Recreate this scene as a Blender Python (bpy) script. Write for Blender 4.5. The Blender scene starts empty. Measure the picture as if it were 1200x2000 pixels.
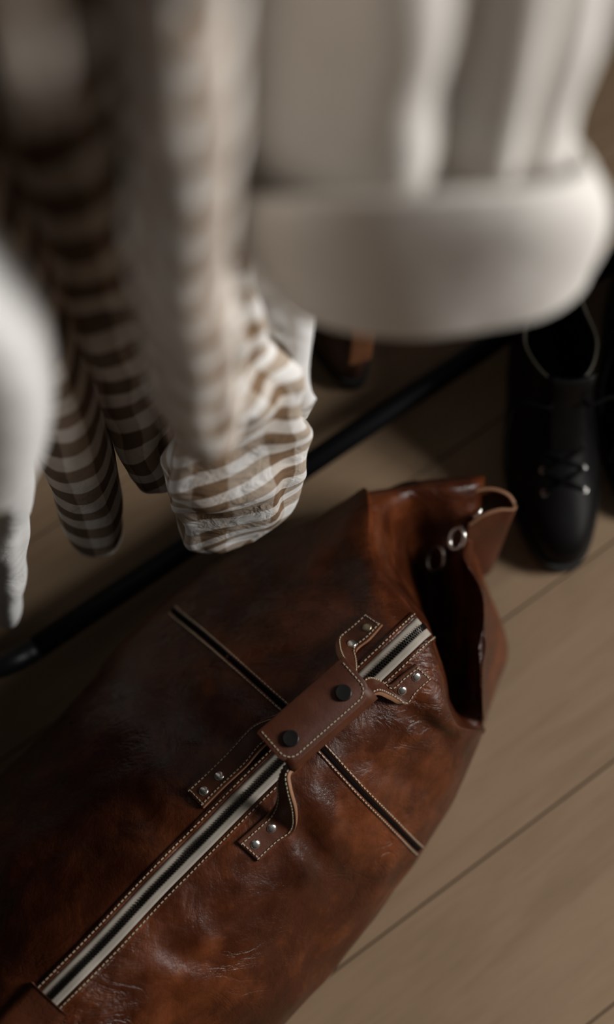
import bpy, bmesh, math, random
from mathutils import Vector, Matrix, noise
from mathutils.bvhtree import BVHTree

# ------------------------------------------------------------------ camera, world, light, exposure
random.seed(4)
SC = bpy.context.scene
COL = SC.collection
CAM_H, TILT, FPX = 1.5, math.radians(18.0), 2778.0
SN, CS = math.sin(TILT), math.cos(TILT)
cam_d = bpy.data.cameras.new('camera')
cam = bpy.data.objects.new('camera', cam_d)
COL.objects.link(cam)
cam.location = (0, 0, CAM_H)
cam.rotation_euler = (TILT, 0, 0)
cam_d.sensor_fit = 'VERTICAL'
cam_d.sensor_height = 36.0
cam_d.lens = 50.0
cam_d.clip_start = 0.02
cam_d.dof.use_dof = True
cam_d.dof.focus_distance = 1.232
cam_d.dof.aperture_fstop = 1.5
SC.camera = cam

D2 = Vector((math.cos(math.radians(35.5)), math.sin(math.radians(35.5)), 0))   # along planks and rack
N2 = Vector((-D2.y, D2.x, 0))                                                   # towards the back wall
UP = Vector((0, 0, 1))
def W(d, n, z=0.0):
    return D2 * d + N2 * n + Vector((0, 0, z))
ROOM_Z = math.radians(35.5)

world = bpy.data.worlds.new('World')
SC.world = world
world.use_nodes = True
bg = world.node_tree.nodes['Background']
bg.inputs[0].default_value = (0.75, 0.85, 1.0, 1)
bg.inputs[1].default_value = 0.25

win_l = bpy.data.lights.new('window_daylight', 'AREA')
win_l.shape = 'RECTANGLE'
win_l.size, win_l.size_y = 0.8, 1.0
win_l.energy = 68.0
win_l.color = (1.0, 0.98, 0.95)
win = bpy.data.objects.new('window_daylight', win_l)
COL.objects.link(win)
WIN_D, WIN_N, WIN_Z = 1.83, -0.98, 1.46
win.location = W(WIN_D - 0.03, WIN_N, WIN_Z)
win.rotation_euler = (-D2).to_track_quat('-Z', 'Y').to_euler()

SC.view_settings.view_transform = 'Standard'
SC.view_settings.look = 'None'
SC.view_settings.exposure = 0.0
SC.view_settings.gamma = 1.0
SC.view_settings.use_curve_mapping = False

# ------------------------------------------------------------------ helpers
def ray(u, v):
    a, b = u - 600.0, 1000.0 - v
    return Vector((a, CS * b + SN * FPX, SN * b - CS * FPX))
def pix(u, v, z):
    r = ray(u, v)
    return Vector((0, 0, CAM_H)) + r * ((CAM_H - z) / -r.z)
def pixy(u, v, y):
    r = ray(u, v)
    return Vector((0, 0, CAM_H)) + r * (y / r.y)
def depth(p):
    return p.y * SN + (CAM_H - p.z) * CS
def cr(p0, p1, p2, p3, t):
    return 0.5 * ((2 * p1) + (p2 - p0) * t + (2 * p0 - 5 * p1 + 4 * p2 - p3) * t * t + (3 * p1 - p0 - 3 * p2 + p3) * t ** 3)
def spline(P, n):
    out = []
    m = len(P)
    for i in range(m - 1):
        a = P[max(i - 1, 0)] if i > 0 else 2 * P[0] - P[1]
        d = P[i + 2] if i + 2 < m else 2 * P[-1] - P[-2]
        for k in range(n):
            out.append(cr(a, P[i], P[i + 1], d, k / n))
    out.append(P[-1].copy() if hasattr(P[-1], 'copy') else P[-1])
    return out
def arclen(P, step):
    """resample a polyline at an even step"""
    L = [0.0]
    for a, b in zip(P, P[1:]):
        L.append(L[-1] + (b - a).length)
    n = max(1, int(L[-1] / step))
    out, j = [], 0
    for k in range(n + 1):
        s = L[-1] * k / n
        while j < len(L) - 2 and L[j + 1] < s:
            j += 1
        seg = max(L[j + 1] - L[j], 1e-9)
        out.append(P[j].lerp(P[j + 1], min(max((s - L[j]) / seg, 0), 1)))
    return out

def link(name, me, mat=None, parent=None, smooth=True):
    o = bpy.data.objects.new(name, me)
    COL.objects.link(o)
    if mat:
        me.materials.append(mat)
    if smooth:
        for p in me.polygons:
            p.use_smooth = True
    if parent:
        o.parent = parent
        o.matrix_parent_inverse = Matrix.Translation(parent.location).inverted() if parent.type == 'EMPTY' and not any(parent.rotation_euler) else parent.matrix_basis.inverted()
    return o
def build(name, verts, faces, mat=None, parent=None, smooth=True, uvs=None):
    me = bpy.data.meshes.new(name)
    me.from_pydata([tuple(v) for v in verts], [], faces)
    me.update()
    if uvs:
        lay = me.uv_layers.new(name='UVMap')
        for l in me.loops:
            lay.data[l.index].uv = uvs[l.vertex_index]
    return link(name, me, mat, parent, smooth)
def from_bm(name, bm, mat=None, parent=None, smooth=True):
    bmesh.ops.recalc_face_normals(bm, faces=bm.faces[:])
    me = bpy.data.meshes.new(name)
    bm.to_mesh(me)
    bm.free()
    return link(name, me, mat, parent, smooth)
def tag(o, label, cat=None, group=None, kind=None):
    o['label'] = label
    if cat: o['category'] = cat
    if group: o['group'] = group
    if kind: o['kind'] = kind
    return o
def thing(name, label, cat, loc=(0, 0, 0), group=None):
    o = bpy.data.objects.new(name, None)
    COL.objects.link(o)
    o.location = loc
    o.empty_display_size = 0.05
    return tag(o, label, cat, group)

def tube_data(path, r, seg=10, closed=False, verts=None, faces=None):
    verts = [] if verts is None else verts
    faces = [] if faces is None else faces
    base = len(verts)
    n = len(path)
    prev = None
    for i, p in enumerate(path):
        if closed:
            t = (path[(i + 1) % n] - path[i - 1]).normalized()
        else:
            t = (path[min(i + 1, n - 1)] - path[max(i - 1, 0)]).normalized()
        if prev is None:
            ref = UP if abs(t.z) < 0.9 else Vector((1, 0, 0))
            a = (ref - t * ref.dot(t)).normalized()
        else:
            a = (prev - t * prev.dot(t)).normalized()
        prev = a
        b = t.cross(a)
        rr = r[i] if isinstance(r, (list, tuple)) else r
        for k in range(seg):
            th = 2 * math.pi * k / seg
            verts.append(p + (a * math.cos(th) + b * math.sin(th)) * rr)
    for i in range(n if closed else n - 1):
        i2 = (i + 1) % n
        for k in range(seg):
            k2 = (k + 1) % seg
            faces.append((base + i * seg + k, base + i * seg + k2, base + i2 * seg + k2, base + i2 * seg + k))
    if not closed:
        faces.append(tuple(base + k for k in range(seg))[::-1])
        faces.append(tuple(base + (n - 1) * seg + k for k in range(seg)))
    return verts, faces
def tube(name, path, r, mat, parent=None, seg=10, closed=False):
    v, f = tube_data(path, r, seg, closed)
    return build(name, v, f, mat, parent)
def grid_faces(nu, nv, base=0, flip=False):
    fs = []
    for i in range(nu - 1):
        for j in range(nv - 1):
            q = (base + i * nv + j, base + (i + 1) * nv + j, base + (i + 1) * nv + j + 1, base + i * nv + j + 1)
            fs.append(q[::-1] if flip else q)
    return fs
def box_bm(bm, c, ex, ey, ez):
    """box from a centre and three half-extent vectors"""
    vs = [bm.verts.new(c + ex * sx + ey * sy + ez * sz) for sx in (-1, 1) for sy in (-1, 1) for sz in (-1, 1)]
    for q in ((0, 1, 3, 2), (4, 6, 7, 5), (0, 4, 5, 1), (2, 3, 7, 6), (0, 2, 6, 4), (1, 5, 7, 3)):
        bm.faces.new([vs[k] for k in q])
def boxes(name, lst, mat, parent=None, bevel=0.0):
    bm = bmesh.new()
    for c, ex, ey, ez in lst:
        box_bm(bm, c, ex, ey, ez)
    if bevel:
        bmesh.ops.bevel(bm, geom=bm.edges[:], offset=bevel, segments=2, affect='EDGES', profile=0.6)
    return from_bm(name, bm, mat, parent, smooth=False)

# ------------------------------------------------------------------ materials
def nodes(name):
    m = bpy.data.materials.new(name)
    m.use_nodes = True
    nt = m.node_tree
    return m, nt, nt.nodes['Principled BSDF'], nt.nodes, nt.links
def noise_node(N, L, vec, scale, detail=4.0, rough=0.55, dist=0.0):
    n = N.new('ShaderNodeTexNoise')
    n.inputs['Scale'].default_value = scale
    n.inputs['Detail'].default_value = detail
    n.inputs['Roughness'].default_value = rough
    n.inputs['Distortion'].default_value = dist
    L.new(vec, n.inputs['Vector'])
    return n
def ramp(N, L, fac, stops):
    r = N.new('ShaderNodeValToRGB')
    e = r.color_ramp.elements
    e[0].position, e[0].color = stops[0][0], (*stops[0][1], 1)
    e[1].position, e[1].color = stops[-1][0], (*stops[-1][1], 1)
    for p, c in stops[1:-1]:
        x = e.new(p)
        x.color = (*c, 1)
    L.new(fac, r.inputs[0])
    return r
def math_node(N, L, op, a, b=None):
    m = N.new('ShaderNodeMath')
    m.operation = op
    for k, x in enumerate((a, b)):
        if x is None: continue
        if isinstance(x, (int, float)): m.inputs[k].default_value = x
        else: L.new(x, m.inputs[k])
    return m.outputs[0]
def bump(N, L, height, strength, distance, normal=None):
    b = N.new('ShaderNodeBump')
    b.inputs['Strength'].default_value = strength
    b.inputs['Distance'].default_value = distance
    L.new(height, b.inputs['Height'])
    if normal: L.new(normal, b.inputs['Normal'])
    return b
def obj_vec(N, L, scale=None, rotz=None):
    tc = N.new('ShaderNodeTexCoord')
    out = tc.outputs['Object']
    if scale or rotz:
        mp = N.new('ShaderNodeMapping')
        if scale: mp.inputs['Scale'].default_value = scale
        if rotz: mp.inputs['Rotation'].default_value = (0, 0, rotz)
        L.new(out, mp.inputs['Vector'])
        out = mp.outputs[0]
    return out
def plain(name, col, rough=0.6, metal=0.0, noise_amt=0.0, nscale=40, bmp=0.0, bscale=200, bdist=0.001, coat=0.0, spec=0.5):
    m, nt, b, N, L = nodes(name)
    b.inputs['Roughness'].default_value = rough
    b.inputs['Metallic'].default_value = metal
    b.inputs['Base Color'].default_value = (*col, 1)
    b.inputs['Specular IOR Level'].default_value = spec
    if coat: b.inputs['Coat Weight'].default_value = coat
    v = obj_vec(N, L)
    if noise_amt:
        n = noise_node(N, L, v, nscale)
        lo = tuple(c * (1 - noise_amt) for c in col)
        hi = tuple(min(1, c * (1 + noise_amt)) for c in col)
        L.new(ramp(N, L, n.outputs['Fac'], [(0.3, lo), (0.7, hi)]).outputs[0], b.inputs['Base Color'])
    if bmp:
        n = noise_node(N, L, v, bscale, 6)
        L.new(bump(N, L, n.outputs['Fac'], bmp, bdist).outputs[0], b.inputs['Normal'])
    return m

def leather(name, dark, mid, light, rough=0.36, grain=1.0, crease=1.0):
    m, nt, b, N, L = nodes(name)
    v = obj_vec(N, L)
    n1 = noise_node(N, L, v, 7.5, 6, 0.62, 0.6)
    n2 = noise_node(N, L, v, 34.0, 5, 0.6, 0.3)
    mix = math_node(N, L, 'ADD', math_node(N, L, 'MULTIPLY', n1.outputs['Fac'], 0.66), math_node(N, L, 'MULTIPLY', n2.outputs['Fac'], 0.34))
    r = ramp(N, L, mix, [(0.30, dark), (0.50, mid), (0.72, light)])
    L.new(r.outputs[0], b.inputs['Base Color'])
    # pull-up scratches and hair lines
    vs = obj_vec(N, L, (60, 14, 30), math.radians(25))
    sc = noise_node(N, L, vs, 3.0, 6, 0.7, 1.2)
    rr = ramp(N, L, n2.outputs['Fac'], [(0.3, (rough - 0.07,) * 3), (0.75, (rough + 0.14,) * 3)])
    L.new(rr.outputs[0], b.inputs['Roughness'])
    # pebble grain, fine creases, broad waviness
    vo = N.new('ShaderNodeTexVoronoi')
    vo.feature = 'DISTANCE_TO_EDGE'
    vo.inputs['Scale'].default_value = 420
    L.new(v, vo.inputs['Vector'])
    g = math_node(N, L, 'MINIMUM', vo.outputs['Distance'], 0.12)
    b1 = bump(N, L, g, 0.22 * grain, 0.0012)
    vw = noise_node(N, L, obj_vec(N, L, (1.0, 2.4, 1.0), math.radians(-38)), 20.0, 5, 0.6, 1.4)
    rid = math_node(N, L, 'ABSOLUTE', math_node(N, L, 'SUBTRACT', vw.outputs['Fac'], 0.5))
    rid = math_node(N, L, 'MINIMUM', rid, 0.07)
    nm = noise_node(N, L, v, 5.0, 3, 0.5)
    mk = N.new('ShaderNodeMapRange'); mk.inputs[1].default_value, mk.inputs[2].default_value = 0.47, 0.66
    L.new(nm.outputs['Fac'], mk.inputs[0])
    rid = math_node(N, L, 'MULTIPLY', rid, mk.outputs[0])
    b2 = bump(N, L, rid, 0.75 * crease, 0.014, b1.outputs[0])
    b3 = bump(N, L, sc.outputs['Fac'], 0.16 * crease, 0.004, b2.outputs[0])
    b4 = bump(N, L, n2.outputs['Fac'], 0.22 * crease, 0.008, b3.outputs[0])
    L.new(b4.outputs[0], b.inputs['Normal'])
    b.inputs['Specular IOR Level'].default_value = 0.42
    return m

def cloth(name, col, rough=0.85, wrinkle=0.35):
    m, nt, b, N, L = nodes(name)
    v = obj_vec(N, L)
    n = noise_node(N, L, v, 60)
    L.new(ramp(N, L, n.outputs['Fac'], [(0.3, tuple(c * 0.94 for c in col)), (0.7, col)]).outputs[0], b.inputs['Base Color'])
    b.inputs['Roughness'].default_value = rough
    b.inputs['Specular IOR Level'].default_value = 0.2
    b.inputs['Sheen Weight'].default_value = 0.15
    wv = noise_node(N, L, v, 1400, 2)
    b1 = bump(N, L, wv.outputs['Fac'], 0.25, 0.0005)
    wk = noise_node(N, L, v, 26, 4, 0.5, 0.8)
    b2 = bump(N, L, wk.outputs['Fac'], wrinkle, 0.01, b1.outputs[0])
    L.new(b2.outputs[0], b.inputs['Normal'])
    return m

def gingham(name, pu, pv, white, midc, dark):
    m, nt, b, N, L = nodes(name)
    uv = N.new('ShaderNodeTexCoord').outputs['UV']
    sep = N.new('ShaderNodeSeparateXYZ')
    wob = N.new('ShaderNodeMixRGB'); wob.blend_type = 'ADD'; wob.inputs[0].default_value = 0.004
    nn = noise_node(N, L, uv, 18, 2)
    L.new(uv, wob.inputs[1]); L.new(nn.outputs['Color'], wob.inputs[2])
    L.new(wob.outputs[0], sep.inputs[0])
    def band(x, p):
        f = math_node(N, L, 'FRACT', math_node(N, L, 'MULTIPLY', x, 1.0 / p))
        t = math_node(N, L, 'ABSOLUTE', math_node(N, L, 'SUBTRACT', f, 0.5))
        mr = N.new('ShaderNodeMapRange')
        mr.inputs[1].default_value, mr.inputs[2].default_value = 0.235, 0.265
        L.new(t, mr.inputs[0])
        return mr.outputs[0]
    a = band(sep.outputs[0], pu)
    c = band(sep.outputs[1], pv)
    s = math_node(N, L, 'ADD', math_node(N, L, 'MULTIPLY', a, 0.46), math_node(N, L, 'MULTIPLY', c, 0.54))
    r = ramp(N, L, s, [(0.0, white), (0.46, tuple(0.45 * w + 0.55 * k for w, k in zip(white, midc))), (0.54, midc), (1.0, dark)])
    L.new(r.outputs[0], b.inputs['Base Color'])
    b.inputs['Roughness'].default_value = 0.85
    b.inputs['Specular IOR Level'].default_value = 0.2
    v = obj_vec(N, L)
    wv = noise_node(N, L, v, 1500, 2)
    b1 = bump(N, L, wv.outputs['Fac'], 0.25, 0.0005)
    wk = noise_node(N, L, v, 34, 4, 0.5, 0.8)
    b2 = bump(N, L, wk.outputs['Fac'], 0.45, 0.01, b1.outputs[0])
    L.new(b2.outputs[0], b.inputs['Normal'])
    return m

def oak(name):
    m, nt, b, N, L = nodes(name)
    tc = N.new('ShaderNodeTexCoord')
    oi = N.new('ShaderNodeObjectInfo')
    off = N.new('ShaderNodeVectorMath'); off.operation = 'ADD'
    sc = N.new('ShaderNodeVectorMath'); sc.operation = 'SCALE'
    comb = N.new('ShaderNodeCombineXYZ')
    L.new(oi.outputs['Random'], comb.inputs[0]); L.new(oi.outputs['Random'], comb.inputs[1])
    L.new(comb.outputs[0], sc.inputs[0]); sc.inputs['Scale'].default_value = 17.0
    L.new(tc.outputs['Object'], off.inputs[0]); L.new(sc.outputs[0], off.inputs[1])
    mp = N.new('ShaderNodeMapping'); mp.inputs['Scale'].default_value = (1.6, 16, 8)
    L.new(off.outputs[0], mp.inputs['Vector'])
    n1 = noise_node(N, L, mp.outputs[0], 2.2, 6, 0.6, 0.9)
    n2 = noise_node(N, L, mp.outputs[0], 14, 4, 0.6, 0.2)
    mp2 = N.new('ShaderNodeMapping'); mp2.inputs['Scale'].default_value = (3, 6, 6)
    L.new(off.outputs[0], mp2.inputs['Vector'])
    n3 = noise_node(N, L, mp2.outputs[0], 1.4, 3)
    s = math_node(N, L, 'ADD', math_node(N, L, 'MULTIPLY', n1.outputs['Fac'], 0.5), math_node(N, L, 'MULTIPLY', n2.outputs['Fac'], 0.2))
    s = math_node(N, L, 'ADD', s, math_node(N, L, 'MULTIPLY', n3.outputs['Fac'], 0.3))
    r = ramp(N, L, s, [(0.32, (0.225, 0.147, 0.087)), (0.5, (0.298, 0.200, 0.121)), (0.68, (0.345, 0.238, 0.148))])
    L.new(r.outputs[0], b.inputs['Base Color'])
    b.inputs['Roughness'].default_value = 0.58
    b.inputs['Specular IOR Level'].default_value = 0.3
    L.new(bump(N, L, n2.outputs['Fac'], 0.12, 0.001).outputs[0], b.inputs['Normal'])
    return m

M = {}
M['oak'] = oak('oak_planks')
M['gap'] = plain('floor_gap', (0.05, 0.035, 0.022), 0.9)
M['wall'] = plain('wall_paint', (0.045, 0.042, 0.040), 0.9, noise_amt=0.04, nscale=8, bmp=0.1, bscale=300)
M['ceil'] = plain('ceiling_paint', (0.06, 0.057, 0.054), 0.9, bmp=0.05)
M['trim'] = plain('white_trim', (0.55, 0.53, 0.50), 0.5)
M['leather'] = leather('cognac_leather', (0.021, 0.0046, 0.0016), (0.062, 0.0142, 0.0038), (0.205, 0.052, 0.0142), 0.30)
M['strap'] = leather('strap_leather', (0.042, 0.0115, 0.0045), (0.082, 0.0215, 0.0075), (0.125, 0.035, 0.012), 0.44, 0.8, 0.35)
M['edge'] = plain('raw_leather_edge', (0.30, 0.145, 0.075), 0.6, noise_amt=0.2)
M['thread'] = plain('beige_thread', (0.50, 0.41, 0.29), 0.8)
M['tape'] = plain('zip_tape', (0.40, 0.355, 0.30), 0.8, noise_amt=0.10, bmp=0.3, bscale=1500, bdist=0.0004)
M['teeth'] = plain('zip_teeth', (0.06, 0.052, 0.045), 0.35, 0.9)
M['rivet'] = plain('nickel_rivet', (0.80, 0.78, 0.74), 0.24, 1.0, bmp=0.1, bscale=500)
M['aged'] = plain('aged_rivet', (0.36, 0.31, 0.21), 0.4, 1.0)
M['snap'] = plain('black_snap', (0.016, 0.015, 0.015), 0.32, 0.3)
M['void'] = plain('recess_shade', (0.006, 0.0045, 0.004), 1.0, spec=0.05)  # near-black colour standing in for shade inside the seam groove
M['steel'] = plain('black_tube', (0.005, 0.005, 0.0055), 0.42, 0.1, spec=0.25)
M['boot'] = plain('black_boot_leather', (0.004, 0.0037, 0.0037), 0.50, noise_amt=0.2, bmp=0.25, bscale=260, bdist=0.0008, spec=0.13)
M['sole'] = plain('black_rubber', (0.010, 0.010, 0.010), 0.7)
M['lace'] = plain('black_lace', (0.003, 0.0028, 0.0026), 0.9, spec=0.1)
M['piping'] = plain('olive_piping', (0.045, 0.038, 0.024), 0.6)
M['cream'] = cloth('cream_wool', (0.85, 0.81, 0.755), 0.9, 0.12)
M['white'] = cloth('off_white_cotton', (0.86, 0.85, 0.83), 0.85, 0.3)
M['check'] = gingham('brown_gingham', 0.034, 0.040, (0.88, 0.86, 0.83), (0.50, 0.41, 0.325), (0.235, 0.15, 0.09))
M['checkb'] = gingham('brown_gingham_large_shaded', 0.040, 0.056, (0.64, 0.59, 0.53), (0.25, 0.18, 0.13), (0.11, 0.072, 0.048))
M['wood'] = plain('hanger_wood', (0.22, 0.13, 0.07), 0.5)
M['brown'] = leather('dark_brown_leather', (0.03, 0.011, 0.006), (0.055, 0.02, 0.010), (0.09, 0.034, 0.018), 0.45)
M['tab'] = plain('tan_pull_tab', (0.22, 0.085, 0.035), 0.55, noise_amt=0.2)

# ------------------------------------------------------------------ the room
def struct(o, label, kind='structure'):
    o['kind'] = kind
    o['label'] = label
    return o
DL, DR, NF, NB, HC = -2.3, WIN_D, -2.2, 0.80, 2.55
PW = 0.187
fl = boxes('floor', [(W((DL + DR) / 2, (NF + NB) / 2, -0.03), D2 * (DR - DL) / 2, N2 * (NB - NF) / 2, UP * 0.0165)], M['gap'])
struct(fl, 'pale oak plank floor under the bag and boots')
random.seed(11)
def plank(d0, d1, n0, n1):
    hx, hy = (d1 - d0) / 2 - 0.0006, (n1 - n0) / 2 - 0.0007
    bm = bmesh.new()
    box_bm(bm, Vector((0, 0, -0.007)), Vector((hx, 0, 0)), Vector((0, hy, 0)), Vector((0, 0, 0.007)))
    top = [e for e in bm.edges if all(v.co.z > -0.001 for v in e.verts)]
    bmesh.ops.bevel(bm, geom=top, offset=0.0009, segments=1, affect='EDGES')
    o = from_bm('plank', bm, M['oak'], None, smooth=False)
    o.location = W((d0 + d1) / 2, (n0 + n1) / 2, 0)
    o.rotation_euler = (0, 0, ROOM_Z)
    o.parent = fl
n = -0.0135
rows = [n + PW * k for k in range(-12, 5)]
for k, n0 in enumerate(rows):
    a, b_ = max(n0, NF), min(n0 + PW, NB)
    if b_ - a < 0.01: continue
    d = DL - random.uniform(0.0, 1.4)
    cuts = []
    while d < DR:
        cuts.append(d); d += 2.1
    cuts.append(d)
    for d0, d1 in zip(cuts, cuts[1:]):
        x0, x1 = max(d0, DL), min(d1, DR)
        if x1 - x0 > 0.02: plank(x0, x1, a, b_)

def wallbox(name, d0, d1, n0, n1, z0, z1, mat, label):
    o = boxes(name, [(W((d0 + d1) / 2, (n0 + n1) / 2, (z0 + z1) / 2), D2 * (d1 - d0) / 2, N2 * (n1 - n0) / 2, UP * (z1 - z0) / 2)], mat)
    return struct(o, label)
wallbox('wall_back', DL - 0.1, DR + 0.1, NB, NB + 0.1, -0.04, HC, M['wall'], 'charcoal painted wall behind the clothes rack')
wallbox('wall_left', DL - 0.1, DL, NF, NB, -0.04, HC, M['wall'], 'charcoal painted wall at the far end of the rack')
wallbox('wall_front', DL - 0.1, DR + 0.1, NF - 0.1, NF, -0.04, HC, M['wall'], 'charcoal painted wall behind the photographer')
wallbox('ceiling', DL - 0.1, DR + 0.1, NF - 0.1, NB + 0.1, HC, HC + 0.1, M['ceil'], 'plain painted ceiling')
WW, WH = 0.43, 0.53   # window half sizes
hole = []
def seg(n0, n1, z0, z1):
    hole.append((W(DR + 0.05, (n0 + n1) / 2, (z0 + z1) / 2), D2 * 0.05, N2 * (n1 - n0) / 2, UP * (z1 - z0) / 2))
seg(NF, WIN_N - WW, -0.04, HC); seg(WIN_N + WW, NB, -0.04, HC)
seg(WIN_N - WW, WIN_N + WW, -0.04, WIN_Z - WH); seg(WIN_N - WW, WIN_N + WW, WIN_Z + WH, HC)
struct(boxes('wall_right', hole, M['wall']), 'charcoal painted wall with the daylight window')
fr = []
for s in (-1, 1):
    fr.append((W(DR + 0.05, WIN_N + s * (WW - 0.02), WIN_Z), D2 * 0.03, N2 * 0.02, UP * WH))
    fr.append((W(DR + 0.05, WIN_N, WIN_Z + s * (WH - 0.02)), D2 * 0.03, N2 * (WW - 0.04), UP * 0.02))
fr.append((W(DR + 0.05, WIN_N, WIN_Z), D2 * 0.025, N2 * 0.02, UP * (WH - 0.04)))
struct(boxes('window_1', fr, M['trim']), 'window frame beyond the boots')
bb = boxes('baseboard_back', [(W((DL + DR) / 2, NB - 0.007, 0.045), D2 * ((DR - DL) / 2 - 0.01), N2 * 0.007, UP * 0.045)], M['trim'], bevel=0.003)
struct(bb, 'white baseboard behind the rack')

# ------------------------------------------------------------------ leather bag
bag = thing('duffel_bag', 'large cognac brown leather duffel bag with zip lying on the oak floor', 'bag', tuple(pix(560, 1450, 0)))
Z_ = [(-300, 2350, .16), (-200, 2240, .235), (-60, 2098, .252), (90, 1950, .26), (300, 1736, .264), (540, 1497, .262), (705, 1335, .264)]
L_ = [(-370, 2230), (-345, 1890), (-235, 1755), (-95, 1612), (90, 1430), (300, 1205), (478, 1066)]
R_ = [(-190, 2420), (80, 2500), (225, 2375), (385, 2192), (566, 1993), (762, 1757), (884, 1552)]
net = []
for i, (z, l, r) in enumerate(zip(Z_, L_, R_)):
    zc = Vector(z[:2]); lv = Vector(l); rv = Vector(r); h = z[2]
    k = h / .26
    row = []
    def P(v2, zz): row.append(pix(v2.x, v2.y, zz))
    P(lv.lerp(zc, .10), 0.004); P(lv, .10 * k)
    P(lv.lerp(zc, .34), .198 * k); P(lv.lerp(zc, .72), .248 * k)
    P(zc, h)
    P(zc.lerp(rv, .30), .247 * k); P(zc.lerp(rv, .68), .198 * k); P(rv, .10 * k); P(rv.lerp(zc, .10), 0.004)
    net.append(row)
def R4(lst): return [pix(*p) for p in lst]
ridge = R4([(690, 1003, .004), (664, 990, .10), (702, 974, .195), (724, 1120, .248), (808, 1238, .264), (842, 1332, .250), (878, 1420, .214), (941, 1434, .13), (928, 1424, .004)])
net.append(ridge)
lip = R4([(702, 1000, .004), (690, 984, .10), (724, 968, .192), (752, 1108, .222), (829, 1221, .232), (862, 1318, .216), (893, 1412, .192), (944, 1432, .128), (930, 1422, .004)])
pocket = R4([(775, 985, .004), (775, 958, .09), (800, 953, .175), (808, 1070, .12), (836, 1192, .06), (856, 1298, .07), (902, 1396, .13), (946, 1425, .115), (938, 1415, .004)])
inner = R4([(860, 980, .004), (870, 952, .10), (880, 948, .175), (872, 1060, .13), (884, 1125, .118), (912, 1215, .140), (920, 1335, .150), (946, 1418, .122), (942, 1410, .004)])
rim = R4([(905, 975, .004), (925, 948, .10), (936, 942, .165), (914, 1050, .135), (906, 1090, .175), (946, 1165, .172), (944, 1300, .175), (945, 1405, .13), (945, 1405, .004)])
rim2 = R4([(903, 980, .003), (924, 955, .07), (938, 948, .13), (924, 1052, .105), (922, 1100, .135), (957, 1180, .125), (955, 1300, .125), (949, 1402, .08), (946, 1405, .003)])
bott = R4([(900, 985, .002), (915, 975, .04), (925, 985, .05), (925, 1060, .045), (960, 1165, .03), (993, 1266, .022), (970, 1345, .02), (952, 1395, .012), (945, 1405, .002)])

def net_surface(rows, su, sv):
    dense = [spline(r, sv) for r in rows]
    cols = list(zip(*dense))
    cd = [spline(list(c), su) for c in cols]
    return [[cd[j][i] for j in range(len(cd))] for i in range(len(cd[0]))]
SU, SV = 18, 16
full = net_surface(net + [lip, pocket, inner, rim, rim2, bott], SU, SV)
nb = 7 * SU + 1
body_g, end_g = full[:nb], full[nb - 1:]
# large soft undulation of the hide, fading to nothing at the floor
def hide(p):
    q = p * 9.0
    a = noise.noise(q) * 0.0075 + noise.noise(p * 22.0 + Vector((3, 1, 7))) * 0.0032 + noise.noise(p * 48.0) * 0.0012
    return a * min(1, max(0, p.z / .12))
def grid_normal(G, i, j):
    a = G[min(i + 1, len(G) - 1)][j] - G[max(i - 1, 0)][j]
    b = G[i][min(j + 1, len(G[0]) - 1)] - G[i][max(j - 1, 0)]
    n_ = b.cross(a)
    return n_.normalized() if n_.length > 1e-12 else UP
sgn = 1.0 if grid_normal(full, 60, 64).z > 0 else -1.0
disp = [[None] * len(full[0]) for _ in full]
for i in range(len(full)):
    for j in range(len(full[0])):
        p = full[i][j]
        disp[i][j] = p + grid_normal(full, i, j) * sgn * hide(p)
# pressed creases: pixel segments on the hide, depth and width
def tmp_bvh(G):
    vs = [v for r in G for v in r]
    return BVHTree.FromPolygons(vs, grid_faces(len(G), len(G[0])))
b0 = tmp_bvh(disp)
ORG = Vector((0, 0, CAM_H))
def hit(bv, u, v):
    h = bv.ray_cast(ORG, ray(u, v).normalized())
    if h[0] is None:
        return None, None
    nn = h[1]
    if nn.dot(ray(u, v)) > 0: nn = -nn
    return h[0], nn
creases = [((580, 1600), (635, 1700), .0060, .007), ((560, 1640), (605, 1715), -.0040, .008), ((600, 1540), (660, 1650), -.003, .008),
           ((640, 1530), (700, 1620), .003, .008), ((800, 1390), (880, 1440), .004, .007), ((760, 1400), (850, 1470), -.003, .008), ((830, 1350), (900, 1440), -.003, .008),
           ((700, 1480), (850, 1540), .003, .010), ((720, 1090), (800, 1190), -.004, .010), ((740, 1070), (780, 1140), .003, .008),
           ((420, 1350), (520, 1420), .002, .008), ((380, 1400), (470, 1470), -.002, .010), ((300, 1850), (450, 1880), .003, .011), ((280, 1880), (420, 1930), -.003, .010), ((410, 1790), (445, 1870), .003, .008),
           ((250, 1560), (360, 1650), .003, .010), ((640, 1080), (690, 1200), .003, .012), ((860, 980), (880, 1060), .004, .012), ((760, 950), (775, 1010), .004, .006), ((795, 945), (800, 1000), .003, .006)]
segs3 = []
for a, b, dp, wd in creases:
    pa, na = hit(b0, *a); pb, nb_ = hit(b0, *b)
    if pa and pb: segs3.append((pa, pb, dp, wd))
def crease_amt(p):
    s = 0
    for a, b, dp, wd in segs3:
        ab = b - a
        t = max(0, min(1, (p - a).dot(ab) / ab.length_squared))
        q = a + ab * t
        dd = (p - q).length
        if dd < 3 * wd:
            s -= dp * math.exp(-(dd / wd) ** 2) * math.sin(math.pi * (0.12 + 0.76 * t))
    return s
fin = [[None] * len(full[0]) for _ in full]
for i in range(len(full)):
    for j in range(len(full[0])):
        p = disp[i][j]
        c = crease_amt(p)
        q = p + grid_normal(disp, i, j) * sgn * c if c else p
        fin[i][j] = Vector((q.x, q.y, max(q.z, 0.002)))
NJ = len(full[0])
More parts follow.
